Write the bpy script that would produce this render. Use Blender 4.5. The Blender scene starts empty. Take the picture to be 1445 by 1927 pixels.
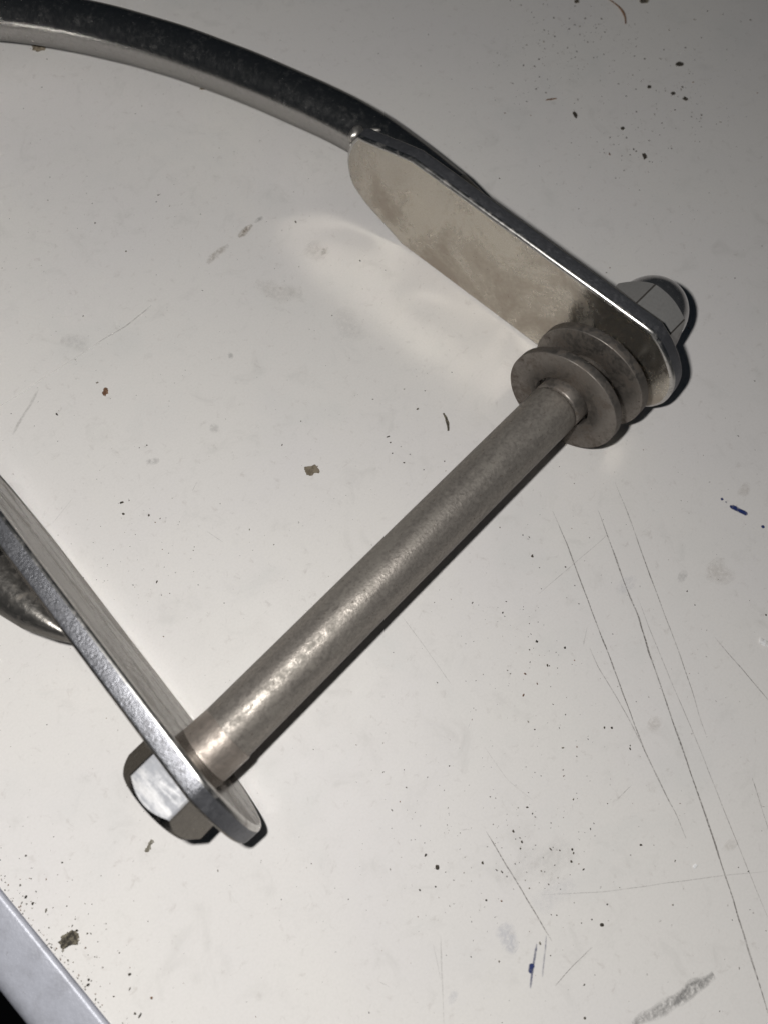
import bpy, bmesh, math, random
from math import sin, cos, pi, radians
from mathutils import Vector, Matrix, noise

scene = bpy.context.scene
col = scene.collection
MM = 0.001

# ---------------------------------------------------------------- camera
CAM = Vector((20.95, -14.005, 153.43))
RM = Matrix(((0.69727308, 0.67099602, -0.25214001),
             (-0.71410346, 0.68076518, -0.16314109),
             (0.06218112, 0.29380794, 0.95383982)))
cd = bpy.data.cameras.new('camera')
cam = bpy.data.objects.new('camera', cd)
col.objects.link(cam)
cam.matrix_world = Matrix.Translation(CAM * MM) @ RM.to_4x4()
cd.sensor_fit = 'VERTICAL'
cd.sensor_height = 36.0
cd.lens = 36.0 * 1307.2 / 1927.0
cd.clip_start = 0.005
cd.clip_end = 20.0
cd.dof.use_dof = True
cd.dof.focus_distance = 0.158
cd.dof.aperture_fstop = cd.lens / 1.7
scene.camera = cam

# ---------------------------------------------------------------- world: a dark workshop at night
w = bpy.data.worlds.new('World')
scene.world = w
w.use_nodes = True
bg = w.node_tree.nodes['Background']
bg.inputs[0].default_value = (0.55, 0.75, 1.0, 1)
bg.inputs[1].default_value = 0.014

# ---------------------------------------------------------------- the phone's flash, just beside the lens
ld = bpy.data.lights.new('phone_flash', 'POINT')
ld.shadow_soft_size = 0.0028
ld.energy = 0.83
ld.color = (1.0, 0.985, 0.965)
ld.use_nodes = True   # the flash's lens throws a batwing beam: more light towards the corners than straight ahead
_nt = ld.node_tree
_em = _nt.nodes['Emission']
_geo = _nt.nodes.new('ShaderNodeNewGeometry')
_dot = _nt.nodes.new('ShaderNodeVectorMath'); _dot.operation = 'DOT_PRODUCT'
_ax = RM @ Vector((0.10, -0.07, -1)).normalized()
_dot.inputs[1].default_value = _ax
_ab = _nt.nodes.new('ShaderNodeMath'); _ab.operation = 'ABSOLUTE'
_mx = _nt.nodes.new('ShaderNodeMath'); _mx.operation = 'MAXIMUM'; _mx.inputs[1].default_value = 0.6
_pw = _nt.nodes.new('ShaderNodeMath'); _pw.operation = 'POWER'; _pw.inputs[1].default_value = -2.0
_nt.links.new(_geo.outputs['Normal'], _dot.inputs[0])
_nt.links.new(_dot.outputs['Value'], _ab.inputs[0])
_nt.links.new(_ab.outputs[0], _mx.inputs[0])
_nt.links.new(_mx.outputs[0], _pw.inputs[0])
_nt.links.new(_pw.outputs[0], _em.inputs['Strength'])
flash = bpy.data.objects.new('phone_flash', ld)
col.objects.link(flash)
flash.matrix_world = Matrix.Translation((CAM + RM @ Vector((-16, 8, 0))) * MM) @ RM.to_4x4()

scene.view_settings.view_transform = 'Standard'
scene.view_settings.look = 'None'
scene.view_settings.exposure = 0
scene.view_settings.gamma = 1
scene.cycles.sample_clamp_indirect = 40.0
scene.cycles.blur_glossy = 0.0
scene.cycles.max_bounces = 8

# ---------------------------------------------------------------- measured dimensions (mm)
ZC = 14.46          # height of the bolt axis
HP = 28.93          # height of the plates
XR = 121.75         # inner face of the right plate at the bolt axis
AR, AL = 0.0734, 0.0812   # the plates lean towards each other
TP = 4.2            # plate thickness
XM = XR / 2

# ---------------------------------------------------------------- marks and dirt on the table, in mm on its surface
SCRATCHES=[
 ('d',0.331,0.75,[(89.9, -15.47), (86.17, -23.04), (80.99, -32.17), (76.66, -39.81), (72.72, -47.18), (69.55, -52.6), (65.91, -59.08), (63.05, -64.26), (61.19, -68.48), (59.01, -73.47), (57.63, -77.09), (55.44, -81.27)]),
 ('d',0.241,0.55,[(71.41, -42.06), (69.42, -46.3), (67.38, -53.12), (64.77, -60.27), (62.79, -64.61)]),
 ('d',0.412,0.85,[(98.06, -22.77), (94.81, -28.17), (91.51, -33.88), (88.42, -38.72), (84.61, -45.95), (80.13, -52.2), (76.87, -57.61), (72.66, -64.25), (69.19, -69.96), (62.85, -80.14), (55.88, -90.95), (49.09, -101.09), (41.43, -112.36), (38.94, -115.87)]),
 ('d',0.288,0.6,[(106.35, -21.38), (101.24, -30.52), (94.68, -40.94), (89.27, -49.95), (85.02, -57.15), (80.65, -63.89), (77.08, -68.77), (75.11, -72.12)]),
 ('d',0.199,0.5,[(88.3, -42.44), (84.05, -49.79), (79.21, -58.68), (74.89, -67.0), (71.81, -72.8), (65.02, -84.77), (59.29, -95.23), (54.68, -103.71)]),
 ('d',0.298,0.5,[(93.62, -60.79), (92.89, -65.1), (92.21, -70.07), (90.77, -78.74)]),
 ('d',0.258,0.65,[(75.0, -84.57), (72.12, -88.85), (68.25, -94.32)]),
 ('d',0.308,0.8,[(27.42, -50.19), (26.0, -55.99), (23.99, -64.06), (21.76, -72.86)]),
 ('d',0.216,0.28,[(26.66, -66.18), (35.95, -75.11), (47.13, -84.32), (55.71, -91.48), (62.28, -97.36)]),
 ('d',0.23,0.5,[(16.23, -78.21), (21.66, -78.61), (26.69, -79.42)]),
 ('d',0.314,0.25,[(7.29, -56.22), (2.34, -61.1), (-3.26, -66.87)]),
 ('d',0.25,0.22,[(5.28, -55.95), (3.54, -58.72), (1.75, -61.38)]),
 ('d',0.189,0.3,[(47.08, -7.21), (45.84, -14.9), (43.87, -25.51)]),
 ('d',0.182,0.22,[(39.47, -38.95), (37.9, -46.69), (38.68, -53.59)]),
 ('d',0.184,0.3,[(-6.6, -52.63), (-5.82, -55.0)]),
 ('d',0.161,0.3,[(30.12, -5.15), (35.18, -4.62)]),
 ('w',0.337,0.75,[(58.78, 90.63), (55.14, 90.31), (50.61, 90.06), (45.13, 90.98), (39.73, 91.28), (34.5, 91.69), (28.11, 92.5), (21.93, 92.62), (15.09, 93.68)]),
 ('d',0.259,0.5,[(58.87, 90.34), (54.67, 90.35), (50.52, 90.15), (45.59, 90.95), (41.64, 91.26)]),
 ('d',0.854,0.22,[(24.9, 90.92), (21.3, 89.21), (17.58, 87.68), (13.59, 85.75)]),
 ('d',0.171,0.3,[(72.1, -25.87), (96.13, -28.57)]),
 ('d',0.193,0.35,[(70.85, -40.66), (74.65, -38.63)]),
 ('d',0.173,0.25,[(6.83, 62.38), (14.04, 64.07)]),
 ('d',0.216,0.35,[(33.64, 46.6), (36.04, 47.51)]),
 ('d',0.189,0.3,[(29.74, 37.11), (30.61, 32.76)]),
 ('d',0.175,0.3,[(24.0, -46.2), (25.51, -47.63)]),
 ('w',0.205,0.5,[(39.64, -34.05), (41.24, -33.21)]),
 ('d',0.171,0.35,[(51.14, -66.06), (55.49, -66.53)]),
]
INK=[
 (0.424,0.6,[(19.3, -70.92), (16.92, -72.26), (14.64, -73.52), (12.67, -74.81)]),
 (0.277,0.45,[(21.66, -71.41), (18.64, -73.42), (15.81, -75.42)]),
 (0.789,1.3,[(16.15, -72.5), (15.25, -72.86), (14.57, -73.31)]),
 (0.662,1.6,[(121.67, -42.27), (121.81, -42.97)]),
 (0.662,1.5,[(121.85, -43.58), (121.91, -44.02)]),
 (0.793,1.7,[(121.72, -44.96), (122.11, -46.28), (122.32, -47.42), (123.16, -49.37)]),
 (0.659,1.2,[(123.19, -53.31), (123.52, -54.19)]),
]
SMUDGES=[
 ('grey',1.726,1.25,[(39.62, -100.07), (38.07, -99.61), (35.5, -98.59), (32.59, -97.72), (29.27, -96.53), (25.63, -95.09), (21.67, -93.55)]),
 ('blue',2.764,0.42,[(17.21, -63.6), (16.33, -65.64), (15.74, -67.43), (15.78, -68.79)]),
 ('tan',4.145,0.33,[(100.81, 77.13), (100.51, 74.04), (101.09, 71.28)]),
 ('tan',1.933,0.5,[(101.55, 73.53), (101.88, 72.1)]),
 ('tan',3.48,0.26,[(81.78, 77.93), (82.66, 74.95), (84.52, 71.06), (88.65, 67.61)]),
 ('tan',1.228,0.8,[(88.04, 90.99), (90.67, 91.25), (93.21, 91.39)]),
 ('grey',0.827,0.45,[(94.17, 91.41), (96.81, 91.02)]),
 ('tan',1.337,0.3,[(76.8, 90.18), (80.49, 90.9), (84.61, 91.05)]),
 ('grey',2.28,0.42,[(99.0, -46.3), (99.64, -48.18)]),
 ('tan',4.108,0.3,[(107.56, -49.84), (107.03, -52.89), (106.01, -55.95)]),
 ('tan',3.468,0.32,[(126.57, -44.06), (126.75, -46.51)]),
 ('grey',3.007,0.25,[(36.82, 97.86), (39.55, 94.26), (39.73, 91.48)]),
 ('grey',1.737,0.4,[(47.4, 55.98), (48.28, 53.99)]),
 ('grey',1.285,0.4,[(62.74, 66.73), (63.87, 66.06)]),
 ('grey',4.573,0.2,[(92.24, 57.81), (90.95, 52.69), (89.66, 47.64)]),
 ('grey',1.206,0.3,[(30.92, 59.29), (33.5, 57.87)]),
 ('grey',4.756,0.13,[(22.41, -57.0), (30.24, -61.69), (38.21, -65.04)]),
 ('blue',3.229,0.16,[(24.02, -65.6), (32.92, -69.42)]),
 ('blue',2.053,0.3,[(1.13, -64.2), (1.52, -65.64)]),
 ('blue',3.755,0.2,[(88.95, -37.51), (88.32, -40.37)]),
 ('tan',2.733,0.25,[(60.76, -87.84), (60.55, -89.79)]),
 ('tan',2.601,0.26,[(68.65, -61.1), (68.98, -63.81)]),
]
CRUMBS=[
 ('dirt_crumb',-41.64,-5.27,3.18,2.06,-27.6,'olive','largest dark crumb of dirt, lumpy, near the grey table trim'),
 ('brown_flake',56.69,31.16,3.1,1.99,-33.6,'tan','brown flake of dirt lying alone in front of the middle of the bar'),
 ('twig',88.4,17.64,4.69,0.96,-123.1,'olive','thin brown sliver of plant stem left of the washers'),
 ('crumb_smear',-21.04,-3.49,2.44,1.31,10.8,'grey','grey crumbly smear of dirt below the hex bolt head'),
 ('rust_flake',35.61,79.66,1.78,1.09,37.4,'rust','small rusty brown flake beside the long white scratch'),
 ('stem',226.65,73.87,10.39,1.13,-111.4,'rust','long curved reddish plant stem at the top edge'),
 ('dark_crumb',185.86,57.04,2.69,1.08,-119.0,'dark','long thin black crumb upright left of the crumb cluster'),
 ('dark_crumb',215.16,38.73,1.72,1.25,-81.4,'dark','black oval crumb at the right end of the crumb cluster'),
 ('dark_crumb',224.58,48.02,2.65,1.49,-41.5,'dark','black forked crumb at the top of the crumb cluster'),
 ('dark_crumb',214.0,42.44,1.46,1.14,-41.7,'dark','round black crumb just left of the black oval crumb'),
 ('dark_crumb',210.49,48.78,1.3,1.3,-41.7,'dark','small round black crumb in the middle of the top right dirt'),
 ('dark_crumb',192.31,44.51,1.26,1.26,-42.0,'dark','small round crumb above the curl of fine grit at top right'),
 ('dark_crumb',189.23,34.05,2.02,1.18,-115.2,'dark','black lozenge crumb lowest of the top right dirt'),
 ('dark_crumb',220.45,85.03,1.68,1.34,-40.9,'olive','dark crumb cut by the top edge left of the curved stem'),
 ('brown_stick',184.98,65.41,3.24,0.65,-32.1,'rust','thin straight reddish stick below the speckled patch'),
 ('dark_crumb',20.7,55.56,1.16,0.58,-22.5,'dark','black bean shaped crumb beside the left leg plate'),
 ('dark_crumb',15.66,-47.41,0.97,1.18,-46.3,'dark','dark brown crumb left of the slanting scratch at the bottom'),
 ('dark_crumb',30.84,-78.26,0.97,0.76,-46.5,'dark','square black crumb at lower right beside the grey smear'),
 ('paint_chip',100.68,-69.78,2.32,1.27,-71.0,'white','white chip at the right edge of the table'),
 ('paint_chip',52.58,-85.78,1.13,0.68,-12.2,'white','small white chip beside the long dark scratch'),
 ('dirt_crumb',89.94,174.73,3.16,2.01,-27.6,'tan','tan crumb against the inner side of the curved rod'),
 ('dirt_shred',114.71,133.74,2.95,0.89,-28.7,'tan','tan shred beside the curved rod'),
 ('dirt_crumb',236.42,71.2,2.39,1.36,-40.9,'olive','olive crumb cut by the top edge right of the curved stem'),
]
SPECKS=[(188.99, 36.79), (161.42, 35.46), (211.83, 91.34), (182.51, 41.41), (195.45, 83.9), (171.17, 71.24), (185.84, 29.88), (189.03, 31.97), (190.67, 41.63), (209.64, 38.35), (214.04, 31.77), (211.83, 31.91), (222.25, 41.04), (218.31, 42.1), (213.28, 44.69), (233.15, 48.53), (229.71, 45.98), (211.27, 33.46), (225.71, 54.8), (233.35, 58.56), (216.86, 59.25), (218.38, 56.53), (231.53, 50.8), (209.99, 85.49), (220.92, 75.4), (211.55, 74.51), (216.79, 74.16), (217.44, 71.33), (213.43, 77.95), (217.19, 78.93), (204.48, 80.42), (200.3, 81.3), (188.77, 79.38), (190.97, 76.9), (188.95, 73.3), (193.96, 77.79), (186.47, 87.67), (184.72, 70.92), (152.82, 57.05), (243.02, 55.86), (249.01, 55.3), (251.82, 51.11), (238.64, 49.94), (253.55, 45.53), (256.44, 43.88), (79.85, 113.5), (81.49, 110.16), (81.68, 114.81), (64.21, 118.86), (64.41, 106.96), (102.11, 84.3), (105.98, 64.27), (89.27, 57.65), (93.21, 73.76), (35.86, 82.91), (23.97, 82.83), (33.74, 62.46), (19.26, 53.26), (24.32, 46.69), (23.04, 49.01), (22.99, 46.76), (106.26, -66.51), (14.4, 36.08), (-38.52, 12.29), (-34.52, 6.34), (-41.76, 1.9), (-42.96, 6.46), (-44.12, 6.23), (-42.74, 4.64), (-43.87, -5.74), (-43.54, -12.96), (-44.15, -13.57), (-40.04, -3.72), (-40.0, -4.93), (-39.37, -19.66), (-41.23, -23.41), (-40.85, -24.31), (-37.57, -23.71), (-37.82, -17.78), (-42.15, -18.46), (35.39, -66.51), (32.51, -64.49), (61.63, -61.41), (47.85, -75.1), (61.03, -61.88), (18.09, -58.54), (36.66, -54.88), (34.16, -61.95), (37.29, -65.22), (36.01, -69.28), (22.57, -53.52), (8.87, -40.87), (15.65, -44.17), (10.23, -47.68), (43.65, -86.68), (19.8, -71.32), (11.89, -67.45), (16.15, -85.86), (20.39, -82.25), (36.91, -65.83), (31.1, -56.76), (42.85, -65.54), (36.81, -53.28), (31.38, -54.18), (29.9, -57.36), (61.6, -56.24), (60.54, -55.0), (78.18, -19.2), (81.73, -26.26), (64.12, -32.54), (61.83, -37.62), (67.53, -37.96), (63.52, -22.89), (57.22, -38.6), (53.3, -37.97), (56.62, -47.22), (49.85, -42.33), (61.12, -61.66), (51.03, -51.14), (67.44, -37.88), (62.08, -38.03), (56.95, -35.27), (80.43, -14.3), (81.11, -15.69), (78.19, -19.03), (80.82, 10.97), (75.68, 24.74), (74.96, 23.33), (76.17, 17.96), (73.61, 17.44), (73.37, 21.07), (75.69, 12.96), (86.02, 24.85)]
CLUSTERS=[(70, 208.1, 71.4, 12.3, 10.5, 0.1, 0.24), (60, 215.7, 42.8, 13.4, 10.7, 0.1, 0.24), (25, 189.0, 38.0, 8.3, 7.0, 0.1, 0.24), (45, 190.8, 75.7, 10.3, 8.9, 0.08, 0.18), (60, 32.1, -58.7, 8.6, 8.5, 0.07, 0.2), (40, 61.3, -36.7, 9.2, 8.3, 0.07, 0.17), (30, -42.4, -8.7, 5.2, 6.0, 0.08, 0.2), (25, -41.8, 6.3, 4.1, 4.7, 0.08, 0.22), (25, 14.2, 42.2, 7.8, 8.6, 0.06, 0.15), (25, 16.3, -43.6, 8.2, 8.2, 0.06, 0.16)]

# ================================================================ helpers
def N(nt, t, **kw):
    n = nt.nodes.new(t)
    for k, v in kw.items():
        setattr(n, k, v)
    return n

def lk(nt, a, b):
    nt.links.new(a, b)

def new_mat(name):
    m = bpy.data.materials.new(name)
    m.use_nodes = True
    nt = m.node_tree
    return m, nt, nt.nodes['Principled BSDF']

def coords(nt, stretch=(1, 1, 1), rot=(0, 0, 0)):
    tc = N(nt, 'ShaderNodeTexCoord')
    mp = N(nt, 'ShaderNodeMapping')
    mp.inputs['Rotation'].default_value = rot
    mp.inputs['Scale'].default_value = tuple(1000 * s for s in stretch)   # texture space in millimetres
    lk(nt, tc.outputs['Object'], mp.inputs['Vector'])
    return mp.outputs['Vector']

def tex(nt, vec, scale, detail=3, rough=0.55, dist=0.0):
    n = N(nt, 'ShaderNodeTexNoise')
    n.inputs['Scale'].default_value = scale
    n.inputs['Detail'].default_value = detail
    n.inputs['Roughness'].default_value = rough
    n.inputs['Distortion'].default_value = dist
    lk(nt, vec, n.inputs['Vector'])
    return n.outputs['Fac']

def ramp(nt, fac, a, b, lo=0.0, hi=1.0):
    n = N(nt, 'ShaderNodeMapRange')
    n.interpolation_type = 'SMOOTHSTEP'
    n.inputs['From Min'].default_value = a
    n.inputs['From Max'].default_value = b
    n.inputs['To Min'].default_value = lo
    n.inputs['To Max'].default_value = hi
    lk(nt, fac, n.inputs['Value'])
    return n.outputs['Result']

def mixc(nt, fac, a, b):
    n = N(nt, 'ShaderNodeMix', data_type='RGBA')
    lk(nt, fac, n.inputs['Factor'])
    for s, v in ((n.inputs[6], a), (n.inputs[7], b)):
        if isinstance(v, tuple):
            s.default_value = v + (1,)
        else:
            lk(nt, v, s)
    return n.outputs[2]

def math_(nt, op, a, b):
    n = N(nt, 'ShaderNodeMath', operation=op)
    for i, v in enumerate((a, b)):
        if isinstance(v, (int, float)):
            n.inputs[i].default_value = v
        else:
            lk(nt, v, n.inputs[i])
    return n.outputs[0]

def bump(nt, height, strength, dist_mm, prev=None):
    n = N(nt, 'ShaderNodeBump')
    n.inputs['Strength'].default_value = strength
    n.inputs['Distance'].default_value = dist_mm * MM
    lk(nt, height, n.inputs['Height'])
    if prev is not None:
        lk(nt, prev, n.inputs['Normal'])
    return n.outputs['Normal']

def metal(name, base, rough, grain=3.0, grain_bump=0.1, grain_dist=0.05, stain=(0.16, 0.12, 0.085), stain_amt=0.4,
          stain_scale=0.18, rough_var=0.12, brush=None, brush_bump=0.0, pits=0.35, metallic=1.0, tint=1.0, stain_stretch=None, wave=0.0, speckle=0.35, smid=0.4, slo=0.50, plo=0.70):
    m, nt, b = new_mat(name)
    v = coords(nt)
    vs = coords(nt, stain_stretch) if stain_stretch else v
    big = tex(nt, vs, stain_scale, 5, 0.62, 0.6)
    mid = tex(nt, v, 0.9, 5, 0.65, 0.3)
    fine = tex(nt, v, grain, 4, 0.7)
    dots = tex(nt, v, 1.35, 3, 0.55)
    st = ramp(nt, math_(nt, 'ADD', math_(nt, 'MULTIPLY', big, 1 - smid), math_(nt, 'MULTIPLY', mid, smid)), slo, slo + 0.18, 0, stain_amt)
    c = mixc(nt, st, base, stain)
    c = mixc(nt, ramp(nt, fine, 0.35, 0.75, 0, speckle), c, tuple(x * 0.62 for x in base))
    pt = ramp(nt, dots, plo, plo + 0.05, 0, pits)
    c = mixc(nt, pt, c, (0.05, 0.035, 0.025))
    lk(nt, c, b.inputs['Base Color'])
    mt = math_(nt, 'SUBTRACT', metallic, math_(nt, 'MULTIPLY', math_(nt, 'MAXIMUM', st, pt), 0.55))
    lk(nt, mt, b.inputs['Metallic'])
    r = math_(nt, 'ADD', rough, math_(nt, 'MULTIPLY', math_(nt, 'SUBTRACT', mid, 0.5), rough_var * 2))
    r = math_(nt, 'ADD', r, math_(nt, 'MULTIPLY', math_(nt, 'MAXIMUM', st, pt), 0.3))
    lk(nt, r, b.inputs['Roughness'])
    nrm = bump(nt, fine, grain_bump, grain_dist)
    if wave:   # hand-forged unevenness, a tenth of a millimetre over a centimetre
        nrm = bump(nt, tex(nt, v, 0.055, 2, 0.45), 1.0, wave, nrm)
    if brush:
        vb = coords(nt, brush)
        nrm = bump(nt, tex(nt, vb, 1.0, 2, 0.6), brush_bump, 0.05, nrm)
    lk(nt, nrm, b.inputs['Normal'])
    b.inputs['Specular Tint'].default_value = (tint, tint, tint, 1)   # dirt dulls the sheen at grazing angles
    return m

# ================================================================ materials
M_FACE = metal('polished_plate_steel', (0.545, 0.51, 0.45), 0.22, grain=2.2, grain_bump=0.03, stain=(0.26, 0.20, 0.145),
               stain_amt=0.62, stain_scale=0.045, rough_var=0.08, pits=0.6, metallic=0.94, tint=0.6, wave=0.22, smid=0.14, slo=0.46, plo=0.68)
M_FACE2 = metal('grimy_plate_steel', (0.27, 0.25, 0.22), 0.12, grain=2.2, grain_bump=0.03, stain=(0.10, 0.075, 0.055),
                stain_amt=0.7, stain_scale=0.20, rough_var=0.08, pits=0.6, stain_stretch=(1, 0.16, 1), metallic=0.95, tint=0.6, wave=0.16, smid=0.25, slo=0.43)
M_EDGE = metal('sheared_plate_edge', (0.215, 0.217, 0.232), 0.36, grain=1.7, grain_bump=1.0, grain_dist=0.13,
               stain=(0.06, 0.055, 0.05), stain_amt=0.35, stain_scale=0.5, rough_var=0.2, pits=0.3, metallic=0.82, tint=0.5)
M_ROD = metal('polished_rod_steel', (0.43, 0.42, 0.405), 0.22, grain=1.5, grain_bump=0.22, grain_dist=0.06, stain=(0.17, 0.13, 0.105),
              stain_amt=0.09, stain_scale=0.30, rough_var=0.12, pits=0.35, metallic=0.985, tint=0.45)
M_FORGE = metal('forged_rod_end', (0.26, 0.245, 0.225), 0.36, grain=1.1, grain_bump=0.7, grain_dist=0.13, stain=(0.12, 0.095, 0.07),
                stain_amt=0.5, stain_scale=0.3, rough_var=0.22, pits=0.4, metallic=0.9, tint=0.4)
M_BAR = metal('dull_bar_steel', (0.31, 0.282, 0.252), 0.38, grain=1.6, grain_bump=0.6, grain_dist=0.13, stain=(0.13, 0.125, 0.105),
              stain_amt=0.5, stain_scale=0.13, rough_var=0.20, pits=0.6, metallic=0.62, tint=0.4, speckle=0.85, plo=0.655, slo=0.46, stain_stretch=(0.3, 1.3, 1.3))
M_WASH = metal('grey_washer_steel', (0.25, 0.228, 0.206), 0.47, grain=1.4, grain_bump=0.16, stain=(0.075, 0.052, 0.036),
               stain_amt=0.7, stain_scale=0.16, rough_var=0.2, pits=0.7, plo=0.65, slo=0.45, metallic=0.88, tint=0.4)
M_HEX = metal('machined_hex_steel', (0.24, 0.225, 0.205), 0.27, grain=1.6, grain_bump=0.04, stain=(0.18, 0.155, 0.13), stain_amt=0.25,
              brush=(6.0, 0.10, 0.10), brush_bump=0.35, rough_var=0.1, pits=0.2, tint=0.25)
M_NUT = metal('cap_nut_steel', (0.40, 0.39, 0.375), 0.38, grain=1.6, grain_bump=0.14, stain=(0.13, 0.11, 0.09), stain_amt=0.45,
              rough_var=0.16, pits=0.5, metallic=0.55, tint=0.5)
M_CORNER = metal('dark_reflection_nut_corner', (0.12, 0.11, 0.10), 0.5, grain_bump=0.2, metallic=0.6)  # dark reflection along the hex corners, painted into the colour
M_DOME = metal('cap_nut_dome_steel', (0.45, 0.44, 0.44), 0.22, grain=1.6, grain_bump=0.08, stain=(0.2, 0.17, 0.14), stain_amt=0.3, pits=0.3, metallic=0.93)
M_WELD = metal('weld_steel', (0.45, 0.43, 0.40), 0.40, grain=2.0, grain_bump=0.15, pits=0.2, metallic=0.85)
M_FACET = metal('flash_lit_facet', (0.52, 0.515, 0.515), 0.46, grain=1.6, grain_bump=0.03, stain=(0.30, 0.31, 0.34), stain_amt=0.75,
                slo=0.42, smid=0.2, stain_scale=0.30, stain_stretch=(2.2, 0.25, 1), brush=(6.0, 0.12, 0.12), brush_bump=0.2, rough_var=0.12, pits=0.0)  # flash glare on the upward facet painted in: paler than the other facets
M_BEVEL = metal('rubbed_plate_corner', (0.58, 0.565, 0.54), 0.30, grain=1.6, grain_bump=0.25, grain_dist=0.05, stain=(0.12, 0.08, 0.06),
                stain_amt=0.5, stain_scale=0.4, rough_var=0.1, pits=0.6, plo=0.66)

def table_material():
    m, nt, b = new_mat('worn_white_laminate')
    v = coords(nt)
    base = (0.728, 0.704, 0.674)
    c = mixc(nt, ramp(nt, tex(nt, v, 0.020, 3, 0.5, 0.4), 0.35, 0.7), base, (0.71, 0.685, 0.67))
    c = mixc(nt, ramp(nt, tex(nt, v, 0.035, 4, 0.6, 0.3), 0.52, 0.75, 0, 0.5), c, (0.64, 0.635, 0.615))
    sm = tex(nt, v, 0.11, 6, 0.68, 0.8)
    c = mixc(nt, ramp(nt, sm, 0.52, 0.80, 0, 0.40), c, (0.50, 0.485, 0.46))
    s2 = tex(nt, v, 0.42, 5, 0.7, 0.5)
    c = mixc(nt, ramp(nt, s2, 0.56, 0.80, 0, 0.50), c, (0.42, 0.38, 0.35))
    # little scuffs in two directions
    for rz, st in ((0.9, (0.10, 1.3, 1)), (-0.55, (0.12, 1.6, 1)), (2.1, (0.16, 1.9, 1))):
        vv = coords(nt, st, (0, 0, rz))
        gate = ramp(nt, tex(nt, v, 0.07 + 0.01 * rz, 2, 0.5), 0.55, 0.7)
        f = math_(nt, 'MULTIPLY', ramp(nt, tex(nt, vv, 0.55, 3, 0.6), 0.68, 0.76, 0, 0.38), gate)
        c = mixc(nt, f, c, (0.42, 0.40, 0.38))
    fine = tex(nt, v, 1.9, 3, 0.6)
    c = mixc(nt, ramp(nt, tex(nt, v, 1.1, 2, 0.5), 0.735, 0.765, 0, 0.6), c, (0.22, 0.20, 0.18))
    c = mixc(nt, ramp(nt, fine, 0.3, 0.75, 0, 0.22), c, (0.58, 0.565, 0.535))
    lk(nt, c, b.inputs['Base Color'])
    lk(nt, ramp(nt, sm, 0.3, 0.8, 0.50, 0.66), b.inputs['Roughness'])
    b.inputs['Specular IOR Level'].default_value = 0.28
    n1 = bump(nt, tex(nt, v, 0.9, 4, 0.65), 0.10, 0.06)
    n2 = bump(nt, fine, 0.12, 0.05, n1)
    lk(nt, n2, b.inputs['Normal'])
    return m

def mark_material(name, colour, rough=0.6, breakup=0.45, nscale=1.2, stretch=(1, 1, 1), low=0.12):
    """a stain or scratch lying in the surface: its cover comes from the mesh attribute 'cover' broken up by noise"""
    m, nt, b = new_mat(name)
    v = coords(nt, stretch)
    at = N(nt, 'ShaderNodeAttribute', attribute_name='cover')
    n = tex(nt, v, nscale, 5, 0.7, 0.3)
    f = math_(nt, 'MULTIPLY', at.outputs['Fac'], ramp(nt, n, 0.5 - breakup * 0.5, 0.5 + breakup * 0.35, low, 1.0))
    f = math_(nt, 'MINIMUM', f, 1.0)
    b.inputs['Base Color'].default_value = colour + (1,)
    b.inputs['Roughness'].default_value = rough
    tr = N(nt, 'ShaderNodeBsdfTransparent')
    mx = N(nt, 'ShaderNodeMixShader')
    lk(nt, f, mx.inputs[0])
    lk(nt, tr.outputs[0], mx.inputs[1])
    lk(nt, b.outputs[0], mx.inputs[2])
    lk(nt, mx.outputs[0], nt.nodes['Material Output'].inputs['Surface'])
    return m

def dirt_material(name, a, b2, rough=0.85):
    m, nt, b = new_mat(name)
    v = coords(nt)
    lk(nt, mixc(nt, ramp(nt, tex(nt, v, 1.1, 4, 0.65), 0.40, 0.60), a, b2), b.inputs['Base Color'])
    b.inputs['Roughness'].default_value = rough
    lk(nt, bump(nt, tex(nt, v, 3.0, 4, 0.7), 0.7, 0.15), b.inputs['Normal'])
    return m

M_TABLE = table_material()
M_DARK = mark_material('scratch_dark', (0.15, 0.135, 0.12), nscale=1.8, breakup=0.4)
M_WHITE = mark_material('scratch_white', (0.86, 0.85, 0.82), nscale=1.0, breakup=0.5)
M_INK = mark_material('blue_ink', (0.015, 0.03, 0.13), nscale=1.1, breakup=0.6)
SM = {'grey': mark_material('smudge_grey', (0.22, 0.215, 0.21), nscale=1.0, breakup=0.42, low=0.03),
      'blue': mark_material('smudge_blue', (0.30, 0.34, 0.46), nscale=1.1, breakup=0.42, low=0.03),
      'tan': mark_material('smudge_tan', (0.30, 0.235, 0.165), nscale=1.1, breakup=0.42, low=0.03)}
DIRT = {'dark': dirt_material('dark_dirt', (0.030, 0.026, 0.020), (0.075, 0.062, 0.045)),
        'olive': dirt_material('olive_dirt', (0.035, 0.03, 0.022), (0.17, 0.15, 0.11)),
        'tan': dirt_material('tan_dirt', (0.13, 0.105, 0.072), (0.22, 0.185, 0.135)),
        'rust': dirt_material('rust_dirt', (0.12, 0.055, 0.03), (0.22, 0.13, 0.075)),
        'grey': dirt_material('grey_dirt', (0.17, 0.155, 0.12), (0.30, 0.28, 0.24)),
        'white': dirt_material('white_chip', (0.80, 0.80, 0.80), (0.70, 0.69, 0.67), 0.5)}

# ================================================================ mesh helpers
def tag(o, label=None, cat=None, group=None, kind=None):
    if label: o['label'] = label
    if cat: o['category'] = cat
    if group: o['group'] = group
    if kind: o['kind'] = kind
    return o

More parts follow.
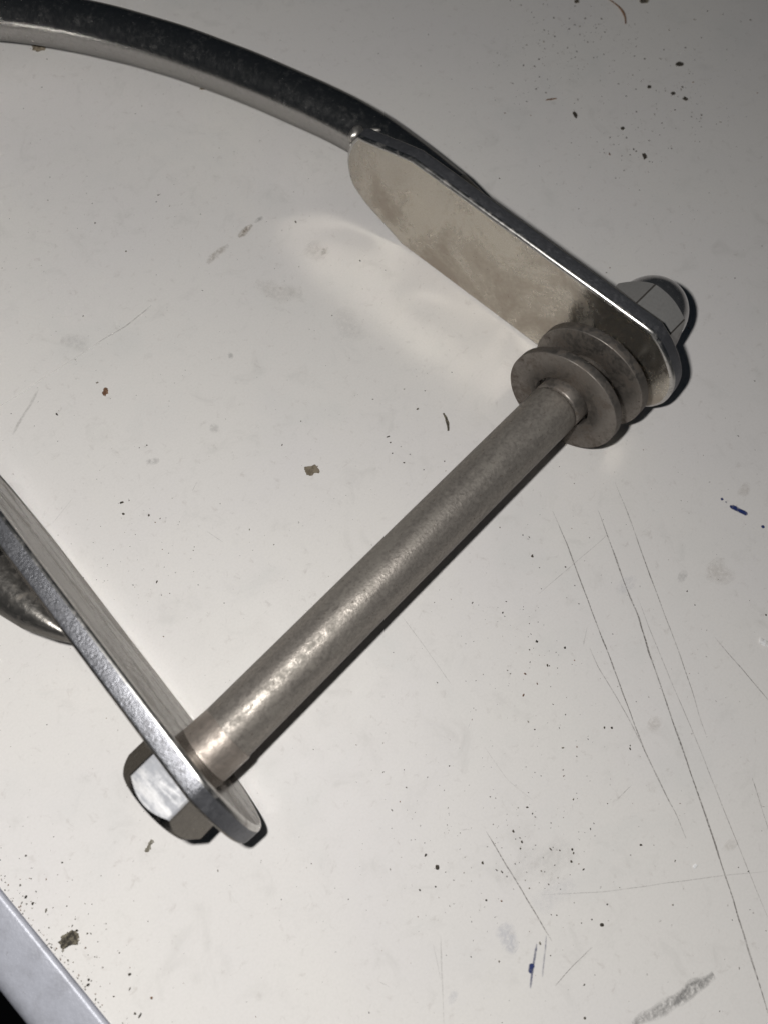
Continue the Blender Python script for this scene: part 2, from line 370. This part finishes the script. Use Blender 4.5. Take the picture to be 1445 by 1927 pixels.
def build(name, verts, faces, mats, parent=None, origin=(0, 0, 0), mat_index=None, flat=(), sharp=32, cover=None):
    """verts in millimetres, world axes; origin is where the object (and its parent) stands"""
    o3 = Vector(origin)
    me = bpy.data.meshes.new(name)
    me.from_pydata([tuple((Vector(v) - o3) * MM) for v in verts], [], faces)
    if not isinstance(mats, (list, tuple)):
        mats = [mats]
    for m in mats:
        me.materials.append(m)
    bm = bmesh.new()
    bm.from_mesh(me)
    bm.faces.ensure_lookup_table()
    for i, f in enumerate(bm.faces):
        f.smooth = i not in flat
        if mat_index:
            f.material_index = mat_index[i]
    bmesh.ops.recalc_face_normals(bm, faces=bm.faces)
    for e in bm.edges:
        if len(e.link_faces) == 2 and e.calc_face_angle(0) > radians(sharp):
            e.smooth = False
    bm.to_mesh(me)
    bm.free()
    if cover is not None:
        a = me.attributes.new('cover', 'FLOAT', 'POINT')
        a.data.foreach_set('value', cover)
    o = bpy.data.objects.new(name, me)
    col.objects.link(o)
    if parent is not None:
        o.parent = parent
    else:
        o.location = o3 * MM
    return o

def empty(name, loc):
    o = bpy.data.objects.new(name, None)
    o.empty_display_size = 0.01
    o.location = Vector(loc) * MM
    col.objects.link(o)
    return o

def rings(rs, closed=False, cap0=True, cap1=True):
    """skin a list of equally long rings"""
    n = len(rs[0])
    v = [p for r in rs for p in r]
    f, fl = [], []
    m = len(rs)
    for i in range(m if closed else m - 1):
        a, b = i * n, ((i + 1) % m) * n
        for j in range(n):
            k = (j + 1) % n
            f.append((a + j, a + k, b + k, b + j))
    if not closed:
        if cap0:
            fl.append(len(f)); f.append(tuple(range(n))[::-1])
        if cap1:
            fl.append(len(f)); f.append(tuple((m - 1) * n + j for j in range(n)))
    return v, f, fl

def smooth_poly(pts, per=6):
    """closed Catmull-Rom through the points; a third value 1 keeps a corner, with straight sides to the next corner"""
    out = []
    n = len(pts)
    for i in range(n):
        p0, p1, p2, p3 = (pts[(i + k) % n] for k in (-1, 0, 1, 2))
        if p1[2] and p2[2]:
            out.append((p1[0], p1[1])); continue
        a = p1 if p1[2] else p0
        d = p2 if p2[2] else p3
        for q in range(per):
            t = q / per
            out.append(tuple(0.5 * (2 * p1[k] + (p2[k] - a[k]) * t + (2 * a[k] - 5 * p1[k] + 4 * p2[k] - d[k]) * t * t
                                    + (3 * p1[k] - a[k] - 3 * p2[k] + d[k]) * t ** 3) for k in (0, 1)))
    return out

def inset(poly, d):
    n = len(poly)
    out = []
    for i in range(n):
        p0, p1, p2 = Vector(poly[i - 1]), Vector(poly[i]), Vector(poly[(i + 1) % n])
        a, b = (p1 - p0).normalized(), (p2 - p1).normalized()
        na, nb = Vector((-a.y, a.x)), Vector((-b.y, b.x))
        h = (na + nb)
        if h.length < 1e-6:
            h = na
        h.normalize()
        out.append(tuple(p1 + h * d / max(0.6, h.dot(na))))
    return out

def disc_profile(x, r, y=0, z=ZC, n=96, tw=0, tv=0):
    return [(x + r * (tw * cos(a) + tv * sin(a)), y + r * cos(a), z + r * sin(a)) for a in (2 * pi * i / n for i in range(n))]

def lathe_x(profile, n=96, y=0, z=ZC, closed=False, tw=0, tv=0, cap0=True, cap1=True):
    return rings([disc_profile(x, r, y, z, n, tw, tv) for x, r in profile], closed, cap0, cap1)

# ================================================================ the setting
floor_v = [(-1500, -1500, -700), (1500, -1500, -700), (1500, 1500, -700), (-1500, 1500, -700)]
fm, fnt, fb = new_mat('dark_floor')
fb.inputs['Base Color'].default_value = (0.012, 0.012, 0.013, 1)
fb.inputs['Roughness'].default_value = 0.8
lk(fnt, bump(fnt, tex(fnt, coords(fnt), 0.05, 4), 0.3, 2), fb.inputs['Normal'])
tag(build('floor', floor_v, [(0, 1, 2, 3)], fm, origin=(0, 0, -700)), 'dark floor far below the edge of the table', kind='structure')

EDGE = -45.35
def slab(x0, x1, y0, y1, z0, z1):
    return ([(x0, y0, z0), (x1, y0, z0), (x1, y1, z0), (x0, y1, z0), (x0, y0, z1), (x1, y0, z1), (x1, y1, z1), (x0, y1, z1)],
            [(0, 3, 2, 1), (4, 5, 6, 7), (0, 1, 5, 4), (1, 2, 6, 5), (2, 3, 7, 6), (3, 0, 4, 7)])
tv_, tf_ = slab(EDGE, 430, -330, 420, -18, 0)
table = build('table_top', tv_, tf_, M_TABLE, flat=range(6))
tag(table, 'scratched and dirt speckled white table top under everything', kind='structure')

def trim_section():
    # (x offset from the table's edge going outward, z), rounded lip beside the panel, rolled outer side
    s = [(0.25, -14)]
    s += [(0.25, -0.9)]
    for i in range(6):
        a = pi * i / 10
        s.append((0.25 + 0.85 * (1 - cos(a)), -0.25 + 0.85 * sin(a)))
    s += [(3.0, 0.66), (5.0, 0.66), (7.6, 0.62)]
    for i in range(1, 9):
        a = (pi / 2) * i / 8
        s.append((7.6 + 4.0 * sin(a), 0.62 - 4.0 * (1 - cos(a))))
    s += [(11.6, -14)]
    return s
sec = trim_section()
ys = [-330 + 750 * i / 250 for i in range(251)]
tr = [[(EDGE - dx + 0.05 * noise.noise((y * 0.15, 3, 0)), y, dz + 0.06 * noise.noise((y * 0.2, dx * 0.2, 7))) for dx, dz in sec] for y in ys]
v_, f_, fl_ = rings(tr)
m, nt, b = new_mat('grey_enamel_trim')
v = coords(nt)
c = mixc(nt, ramp(nt, tex(nt, v, 0.25, 5, 0.7), 0.4, 0.75, 0, 0.8), (0.42, 0.43, 0.48), (0.33, 0.335, 0.37))
c = mixc(nt, ramp(nt, tex(nt, v, 0.6, 4, 0.7), 0.66, 0.78, 0, 0.6), c, (0.16, 0.15, 0.15))
lk(nt, c, b.inputs['Base Color'])
b.inputs['Roughness'].default_value = 0.42
b.inputs['Metallic'].default_value = 0.15
lk(nt, bump(nt, tex(nt, v, 1.1, 4, 0.7), 0.6, 0.16), b.inputs['Normal'])
tag(build('edge_trim', v_, f_, m, parent=table), 'blue grey rounded trim along the table edge')

# marks in the table's surface -------------------------------------------------
rnd = random.Random(11)
def ribbon(pts, wd, strength, z, jag, taper=True, step=0.5, soft=1.0):
    P = [Vector((x, y, 0)) for x, y in pts]
    line = []
    for a, b in zip(P, P[1:]):
        k = max(1, int((b - a).length / step))
        line += [a.lerp(b, i / k) for i in range(k)]
    line.append(P[-1])
    # smooth the joints a little
    for _ in range(4):
        line = [line[0]] + [(line[i - 1] + line[i] * 2 + line[i + 1]) / 4 for i in range(1, len(line) - 1)] + [line[-1]]
    n = len(line)
    v, f, cv = [], [], []
    seed = rnd.random() * 100
    for i, p in enumerate(line):
        t = (line[min(i + 1, n - 1)] - line[max(i - 1, 0)]).normalized()
        nn = Vector((-t.y, t.x, 0))
        u = i / max(1, n - 1)
        k = noise.noise((i * 0.35 * step, seed, 0))
        q = p + nn * jag * wd * noise.noise((i * 0.22 * step, seed, 5))
        ww = wd * 0.5 * (1 + 0.45 * k)
        end = min(1, u * 8, (1 - u) * 8) if taper else min(1, u * 3 + 0.25, (1 - u) * 3 + 0.25)
        ww *= 0.45 + 0.55 * end
        s = strength * (0.45 + 0.55 * end) * (1 + 0.55 * noise.noise((i * 0.12 * step, seed, 9)))
        for e, c in ((-1.6, 0), (-0.6, 1), (0.6, 1), (1.6, 0)):
            v.append(tuple(q + nn * ww * e * soft + Vector((0, 0, z))))
            cv.append(max(0, s * c))
    for i in range(n - 1):
        for j in range(3):
            a = i * 4 + j
            f.append((a, a + 1, a + 5, a + 4))
    return v, f, cv

zz = 0.02
for kind, wd, s, pts in SCRATCHES:
    v_, f_, c_ = ribbon(pts, wd * 0.62, s * 0.82, zz, 0.5)
    build('scratch', v_, f_, M_WHITE if kind == 'w' else M_DARK, parent=table, cover=c_)
    zz += 0.0011
for wd, s, pts in INK:
    v_, f_, c_ = ribbon(pts, wd, s, zz, 0.4, step=0.25)
    build('ink_mark', v_, f_, M_INK, parent=table, cover=c_)
    zz += 0.0011
for tone, wd, s, pts in SMUDGES:
    v_, f_, c_ = ribbon(pts, wd, s * (0.45 if wd > 1.5 else 0.8), zz, 0.5, taper=False, step=0.4)
    build('smudge', v_, f_, SM[tone], parent=table, cover=c_)
    zz += 0.0011

# ================================================================ the handle: two plates welded to a bent rod
handle = empty('lifting_handle', (XM, 60, 0))
tag(handle, 'large bent steel rod handle with two flat plates welded to its ends', 'handle')
HO = (XM, 60, 0)

H = HP
OUT = [(0, 0, 0), (-4.9, 0, 1), (-9.0, 1.7, 0), (-14.2, 5.9, 0), (-16.5, 10.2, 0), (-16.7, 15.2, 0), (-14.7, 20.7, 0), (-9.6, 26.0, 0),
       (-4.9, H, 1), (60.5, H, 1), (76.6, 24.4, 1), (78.6, 21.0, 0), (79.8, 16.0, 0), (79.5, 12.4, 0), (77.9, 8.3, 0), (73.4, 4.9, 1), (60.5, 0, 1)]
OUT = OUT[1:]
poly0 = smooth_poly([p for p in OUT], 6)
# counter-clockwise check and some jitter so that the sheared edge is not perfect; long sides subdivided
def densify(poly, step=2.5):
    out = []
    for i, p in enumerate(poly):
        q = poly[(i + 1) % len(poly)]
        L = math.dist(p, q)
        k = max(1, int(L / step))
        for j in range(k):
            t = j / k
            out.append((p[0] + (q[0] - p[0]) * t, p[1] + (q[1] - p[1]) * t))
    return out
area = sum(a[0] * b[1] - b[0] * a[1] for a, b in zip(poly0, poly0[1:] + poly0[:1]))
if area < 0:
    poly0 = poly0[::-1]
poly0 = densify(poly0)

def make_plate(side):
    seed = 3 if side > 0 else 8
    poly = [(s + 0.05 * noise.noise((s * .3, z * .3, seed)), max(0.0, z + (0.10 * noise.noise((s * .25, z * .2, seed + 1)) if 0.5 < z else 0))) for s, z in poly0]
    bv = 0.85
    def at(s, z, t):   # t: depth from the inner face outward
        if side > 0:
            return (XR - sin(AR) * s + cos(AR) * t, cos(AR) * s + sin(AR) * t, z)
        return (sin(AL) * s - cos(AL) * t, cos(AL) * s + sin(AL) * t, z)
    rs = []
    for k in range(5):
        a = (pi / 2) * k / 4
        ins = inset(poly, bv * (1 - sin(a)))
        rs.append([at(s, z, bv * (1 - cos(a))) for s, z in ins])
    for k in range(5):
        a = (pi / 2) * k / 4
        ins = inset(poly, bv * (1 - cos(a)))
        rs.append([at(s, z, TP - bv + bv * sin(a)) for s, z in ins])
    v, f, fl = rings(rs)
    n = len(poly)
    mi = [1] * len(f)
    for i in range(4 * n):
        mi[i] = 2
    for i in range(6 * n, len(f)):
        mi[i] = 0
    for i in fl:
        mi[i] = 0
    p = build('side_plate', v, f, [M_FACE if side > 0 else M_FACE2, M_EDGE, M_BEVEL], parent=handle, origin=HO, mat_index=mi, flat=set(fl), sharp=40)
    return p
pr = make_plate(1)
pl_ = make_plate(-1)

def spline(pts, per=14):
    out = []
    n = len(pts)
    P = [Vector(p) for p in pts]
    for i in range(n - 1):
        p0, p1, p2, p3 = P[max(i - 1, 0)], P[i], P[i + 1], P[min(i + 2, n - 1)]
        for q in range(per):
            t = q / per
            out.append(0.5 * (2 * p1 + (p2 - p0) * t + (2 * p0 - 5 * p1 + 4 * p2 - p3) * t * t + (3 * p1 - p0 - 3 * p2 + p3) * t ** 3))
    out.append(P[-1])
    return out

def interp(x, tab):
    if x <= tab[0][0]: return tab[0][1]
    for (a, b), (c, d) in zip(tab, tab[1:]):
        if x <= c:
            t = (x - a) / (c - a)
            return b + (d - b) * t
    return tab[-1][1]

TAPER = [(31, 0.35), (32.2, 1.6), (34, 3.0), (37, 5.1), (42, 7.9), (48, 10.0), (54, 11.4), (60, 12.0), (200, 12.0)]
TZ = [(31, 1.2), (32.2, 3.0), (34, 4.4), (38, 5.6), (44, 6.1), (52, 6.0), (200, 6.0)]
half = [(127.2, 60), (127.0, 70), (125.9, 82), (122.5, 96), (115.2, 117.7), (106.3, 138.2), (95.3, 157.2), (83.2, 173.2), (72.5, 182.2), (XM, 185.3)]
ctr = []
for s in (31, 31.5, 32.2, 33, 34, 35.5, 37, 39.5, 42, 45, 48, 51, 54):
    o = interp(s, TAPER)
    t = TP - 0.15 + o / 2
    ctr.append((XR - sin(AR) * s + cos(AR) * t, cos(AR) * s + sin(AR) * t, o / 2, interp(s, TZ)))
for q in spline([(x, y, 0) for x, y in half]):
    ctr.append((q.x, q.y, 6.0, 6.0))
full = ctr + [(2 * XM - x, y, a, b) for x, y, a, b in ctr[-2::-1]]
rs = []
NR = 40
for i, (x, y, a, b) in enumerate(full):
    p0, p1 = full[max(i - 1, 0)], full[min(i + 1, len(full) - 1)]
    t = Vector((p1[0] - p0[0], p1[1] - p0[1], 0)).normalized()
    nn = Vector((t.y, -t.x, 0))
    ring = []
    for k in range(NR):
        g = 2 * pi * k / NR
        j = 1 + 0.012 * noise.noise((x * .12, y * .12 + cos(g), sin(g) * 1.2))
        q = Vector((x, y, ZC)) + nn * a * cos(g) * j + Vector((0, 0, b * sin(g) * j))
        ring.append(tuple(q))
    rs.append(ring)
v_, f_, fl_ = rings(rs)
nfe = 12 * NR
mi = [1 if (i < nfe or nfe_end <= i < nfe_end + nfe) else 0 for nfe_end in (len(f_) - 2 - nfe,) for i in range(len(f_))]
build('bent_rod', v_, f_, [M_ROD, M_FORGE], parent=handle, origin=HO, mat_index=mi, flat=set(fl_), sharp=50)

def blob(c, rx, ry, rz, rotz, seed, amt=0.15, sub=3, squash=None):
    bm = bmesh.new()
    bmesh.ops.create_icosphere(bm, subdivisions=sub, radius=1)
    R = Matrix.Rotation(rotz, 3, 'Z')
    vs = []
    for q in bm.verts:
        d = q.co.normalized()
        k = 1 + amt * noise.noise(d * 1.7 + Vector((seed, 0, 0))) + amt * 0.7 * noise.noise(d * 3.6 + Vector((0, seed, 0))) + amt * 0.35 * noise.noise(d * 8 + Vector((0, 0, seed)))
        p = Vector((d.x * rx, d.y * ry, d.z * rz)) * k
        vs.append(Vector(c) + R @ p)
    fs = [tuple(x.index for x in f.verts) for f in bm.faces]
    bm.free()
    return vs, fs

# weld beads where each plate's far end meets the rod
for side in (1, -1):
    for k, (c, rx, ry, rz, rot) in enumerate((((120.5, 81.0, 18.6), 2.5, 1.4, 2.0, 0.15), ((118.2, 80.3, 15.0), 1.7, 0.7, 3.4, 0.65),
                                              ((123.8, 78.0, 20.0), 1.9, 0.55, 0.55, -0.72))):
        x, y, z = c
        if side < 0:
            x = 2 * XM - x; rot = -rot
        v_, f_ = blob((x, y, z), rx, ry, rz, rot, side * 3 + k, 0.14)
        build('weld_bead', v_, f_, M_WELD, parent=handle, origin=HO, sharp=180)

# ================================================================ the bolt
BO = (-10, 0, ZC - 9.1)
bolt = empty('hex_bolt', BO)
tag(bolt, 'long hex head bolt joining the two plates of the handle', 'bolt')

def hex_r(th, af, corner=0.35):
    a = (th + pi / 6) % (pi / 3) - pi / 6
    r = af / 2 / cos(a)
    rc = af / 2 / cos(pi / 6)
    return min(r, rc - corner * max(0, (abs(a) - (pi / 6 - 0.05)) / 0.05) * 0.5)

def hex_body(x_in, x_out, af, tilt, r0f=0.96, n=144, direction=-1, cap=True, k=0.58):
    """hexagon prism along x with a conical chamfer at the outer end; a face's normal points up when tilt is 0"""
    th = [2 * pi * (i + 0.5) / n for i in range(n)]
    rr = [hex_r(t - tilt - pi / 2, af) for t in th]   # flat centred on +z
    r0 = af / 2 * r0f
    P = lambda x, r, t: (x, r * cos(t), ZC + r * sin(t))
    a = [P(x_in, r, t) for r, t in zip(rr, th)]
    b = [P(x_out - direction * max(0, (r - r0)) * k, r, t) for r, t in zip(rr, th)]
    c = [P(x_out, r0, t) for t in th]
    return a, b, c, th, r0

a, b, c, th, r0 = hex_body(-3.95, -11.7, 17.9, -0.08, 0.95, k=1.1)
inner = [(-11.75, (r0 - 0.5) * cos(t), ZC + (r0 - 0.5) * sin(t)) for t in th]
v_, f_, fl_ = rings([a, b, c, inner])
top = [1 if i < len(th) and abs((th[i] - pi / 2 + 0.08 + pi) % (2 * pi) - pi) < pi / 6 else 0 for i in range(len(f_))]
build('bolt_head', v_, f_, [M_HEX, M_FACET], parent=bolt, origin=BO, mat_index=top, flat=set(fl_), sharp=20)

v_, f_, fl_ = lathe_x([(-3, 5.95), (30, 5.98), (60, 6.0), (90, 6.0), (101.2, 6.0), (101.9, 5.9), (102.4, 5.6), (102.7, 5.2)], 72)
build('shank', v_, f_, M_BAR, parent=bolt, origin=BO, flat=set(fl_), sharp=60)
v_, f_, fl_ = lathe_x([(102.6, 5.3), (102.75, 5.75), (103.1, 6.0), (106, 6.0), (134, 5.9)], 72)
build('threaded_end', v_, f_, M_WASH, parent=bolt, origin=BO, flat=set(fl_), sharp=60)
# short collar between the plate and the bar, a touch off centre
v_, f_, fl_ = rings([disc_profile(x, r, 0.25 - 0.05 * (x + 2), ZC + 0.1, 72, tw=0.05) for x, r in ((-1.5, 6.1), (2, 6.12), (5.4, 6.08), (5.9, 5.95))])
collar_mat = metal('stained_collar_steel', (0.32, 0.28, 0.245), 0.44, grain=1.4, grain_bump=0.7, grain_dist=0.10, stain=(0.14, 0.105, 0.085), stain_amt=0.5, metallic=0.66,
                   stain_scale=0.25, rough_var=0.2, pits=0.85)
tag(build('collar', v_, f_, collar_mat, parent=bolt, origin=BO, flat=set(fl_), sharp=60), 'brown stained collar against the plate')

# ================================================================ cap nut on the far plate
NO = (126, 0, ZC - 9.1)
nut = empty('cap_nut', NO)
tag(nut, 'domed cap nut on the outside of the farther plate', 'nut')
a, b, c, th, r0 = hex_body(125.6, 137.2, 18.0, 0.27, 0.985, direction=1, k=0.75)
v_, f_, fl_ = rings([a, b, c])
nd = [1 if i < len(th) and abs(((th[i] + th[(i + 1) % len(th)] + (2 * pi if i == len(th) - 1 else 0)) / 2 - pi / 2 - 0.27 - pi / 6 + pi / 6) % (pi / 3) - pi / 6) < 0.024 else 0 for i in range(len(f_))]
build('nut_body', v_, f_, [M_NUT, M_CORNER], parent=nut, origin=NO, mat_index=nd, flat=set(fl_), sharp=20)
dome = [(136.6, 8.75), (137.2, 8.8)] + [(137.2 + 8.8 * sin(t), 8.8 * cos(t)) for t in (pi / 2 * i / 16 for i in range(1, 16))] + [(145.99, 0.5)]
v_, f_, fl_ = lathe_x(dome, 96)
build('dome', v_, f_, M_DOME, parent=nut, origin=NO, flat=set(fl_), sharp=60)

# ================================================================ washers
def washer(x0, th_, ro, ri, y, z, tw, tv, label, mat):
    bv = 0.17
    prof = [(x0, ri + bv), (x0, ro - bv), (x0 + bv * 0.3, ro - bv * 0.3), (x0 + bv, ro), (x0 + th_ - bv, ro), (x0 + th_ - bv * 0.3, ro - bv * 0.3),
            (x0 + th_, ro - bv), (x0 + th_, ri + bv), (x0 + th_ - bv, ri), (x0 + bv, ri)]
    v, f, fl = lathe_x(prof, 128, y, z, True, tw, tv)
    o = build('washer', v, f, mat, origin=(x0, y, z - ro), sharp=50)
    return tag(o, label, 'washer', 'washers on the bolt beside the farther plate')
washer(104.5, 2.1, 13.65, 6.75, -0.05, 14.3, -0.065, 0.07, 'steel washer foremost on the bolt, facing the bar', M_WASH)
washer(113.6, 2.4, 14.0, 6.75, -0.4, 13.95, -0.045, 0.0, 'steel washer behind the foremost one, nearer the plate and the nut', M_WASH)

# ================================================================ dirt on the table
def crumb_mesh(lx, ly, lz, seed, amt=0.45, sub=2):
    v, f = blob((0, 0, 0), 1, 1, 1, 0, seed, amt, sub)
    sq = lambda q: math.copysign(abs(q) ** 0.72, q)      # blockier than an ellipsoid
    return [Vector((sq(q.x) * lx / 2, sq(q.y) * ly / 2, lz * 0.5 + sq(q.z) * lz / 2)) for q in v], f

def place(name, x, y, v, f, m, ang, label, cat, group=None):
    R = Matrix.Rotation(radians(ang), 3, 'Z')
    o = build(name, [R @ q + Vector((x, y, 0)) for q in v], f, m, origin=(x, y, 0), sharp=38)
    return tag(o, label, cat, group)

for i, (nm, x, y, lx, ly, ang, tone, label) in enumerate(CRUMBS):
    if nm in ('twig', 'stem', 'brown_stick'):
        n = 12
        rs = []
        bend = {'twig': 0.12, 'stem': 0.9, 'brown_stick': 0.02}[nm] * ly * (1.6 if nm == 'stem' else 3)
        for k in range(n + 1):
            u = k / n * 2 - 1
            r = ly / 2 * (0.45 + 0.35 * (1 - abs(u)) + 0.2 * noise.noise((k * .6, i, 0))) * (1 if nm != 'stem' else (0.55 + 0.5 * (k / n)))
            cx, cy, cz = u * lx / 2, bend * (1 - u * u) + 0.12 * ly * noise.noise((k * .5, i, 4)), ly * 0.32
            rs.append([(cx, cy + r * cos(g), cz + 0.7 * r * sin(g)) for g in (2 * pi * j / 8 for j in range(8))])
        v_, f_, fl_ = rings(rs)
        v_ = [Vector(q) for q in v_]
        cat = 'plant bit'
    else:
        v_, f_ = crumb_mesh(lx, ly, min(lx, ly) * (0.22 if nm in ('paint_chip', 'brown_flake') else 0.5), i * 1.37, 0.75 if lx > 1.3 else 0.4, 3 if lx > 1.3 else 2)
        if i == 0:   # the lumpy clump: three lobes and a little stalk
            for (ox, oy, sx, sy, sz, sd) in ((-0.38, -0.28, 0.5, 0.5, 0.5, 3), (0.40, 0.10, 0.36, 0.42, 0.5, 5), (0.12, -0.46, 0.55, 0.14, 0.25, 9), (0.0, 0.25, 0.5, 0.5, 0.9, 7)):
                vv, ff = blob((ox * lx, oy * ly, 0.3 * ly * sz), lx * sx / 2, ly * sy / 2, ly * sz * 0.35, sd, sd, 0.35, 2)
                off = len(v_)
                v_ += vv; f_ += [tuple(q + off for q in t) for t in ff]
        if nm == 'crumb_smear':   # a trail of little crumbs
            v_, f_ = [], []
            for k in range(13):
                u = k / 12 * 2 - 1
                off = len(v_)
                vv, ff = crumb_mesh(lx * rnd.uniform(.12, .26), ly * rnd.uniform(.2, .45), ly * rnd.uniform(.12, .25), k * 2.1, 0.5, 2)
                R = Matrix.Rotation(rnd.random() * 3, 3, 'Z')
                v_ += [R @ q + Vector((u * lx * .42, ly * rnd.uniform(-.22, .22) + .12 * ly * sin(3 * u), 0)) for q in vv]
                f_ += [tuple(q + off for q in t) for t in ff]
        cat = 'flake' if 'flake' in nm or 'chip' in nm else 'crumb'
    if nm == 'dark_crumb':
        v_ = [q * 0.82 for q in v_]
    place(nm, x, y, v_, f_, DIRT[tone], ang, label, cat)

# fine grit that nobody could count: one object
gv, gf, gm = [], [], []
def grit(x, y, r, tone):
    global gv, gf
    n0 = len(gv)
    el = rnd.uniform(1, 1.9) if rnd.random() < 0.5 else rnd.uniform(1, 1.2)
    v, f = blob((0, 0, r * 0.3), r * el, r / el ** 0.5, r * 0.45, 0, rnd.random() * 90, 0.5, 1)
    R = Matrix.Rotation(rnd.random() * pi, 3, 'Z')
    gv += [R @ q + Vector((x, y, 0)) for q in v]
    gf += [tuple(q + n0 for q in t) for t in f]
    gm.extend([tone] * len(f))
tones = ['dark', 'olive', 'rust', 'grey']
for x, y in SPECKS:
    grit(x, y, rnd.uniform(0.13, 0.30), 0 if rnd.random() < 0.75 else rnd.randrange(4))
def scatter(n, cx, cy, sx, sy, r0, r1):
    for _ in range(n):
        x, y = rnd.gauss(cx, sx), rnd.gauss(cy, sy)
        if x < EDGE + 0.8: continue
        grit(x, y, r0 + (r1 - r0) * rnd.random() ** 2.5, 0 if rnd.random() < 0.6 else rnd.randrange(4))
for _ in range(900):
    x, y = rnd.uniform(-45, 230), rnd.uniform(-115, 200)
    if x < EDGE + 0.8: continue
    grit(x, y, 0.06 + 0.12 * rnd.random() ** 3, 0 if rnd.random() < 0.5 else rnd.randrange(4))
for c in CLUSTERS:
    scatter(*c)
    scatter(c[0], c[1], c[2], c[3] * 1.1, c[4] * 1.1, 0.05, 0.13)
for _ in range(150):   # dirt caught along the joint with the trim
    grit(EDGE + 0.15 + rnd.expovariate(1.6), rnd.uniform(-40, 30), rnd.uniform(0.05, 0.16), rnd.randrange(4))
g = build('fine_grit', gv, gf, [DIRT[t] for t in tones], mat_index=gm, sharp=180)
tag(g, 'fine dark grit sprinkled all over the white table top', 'grit', kind='stuff')
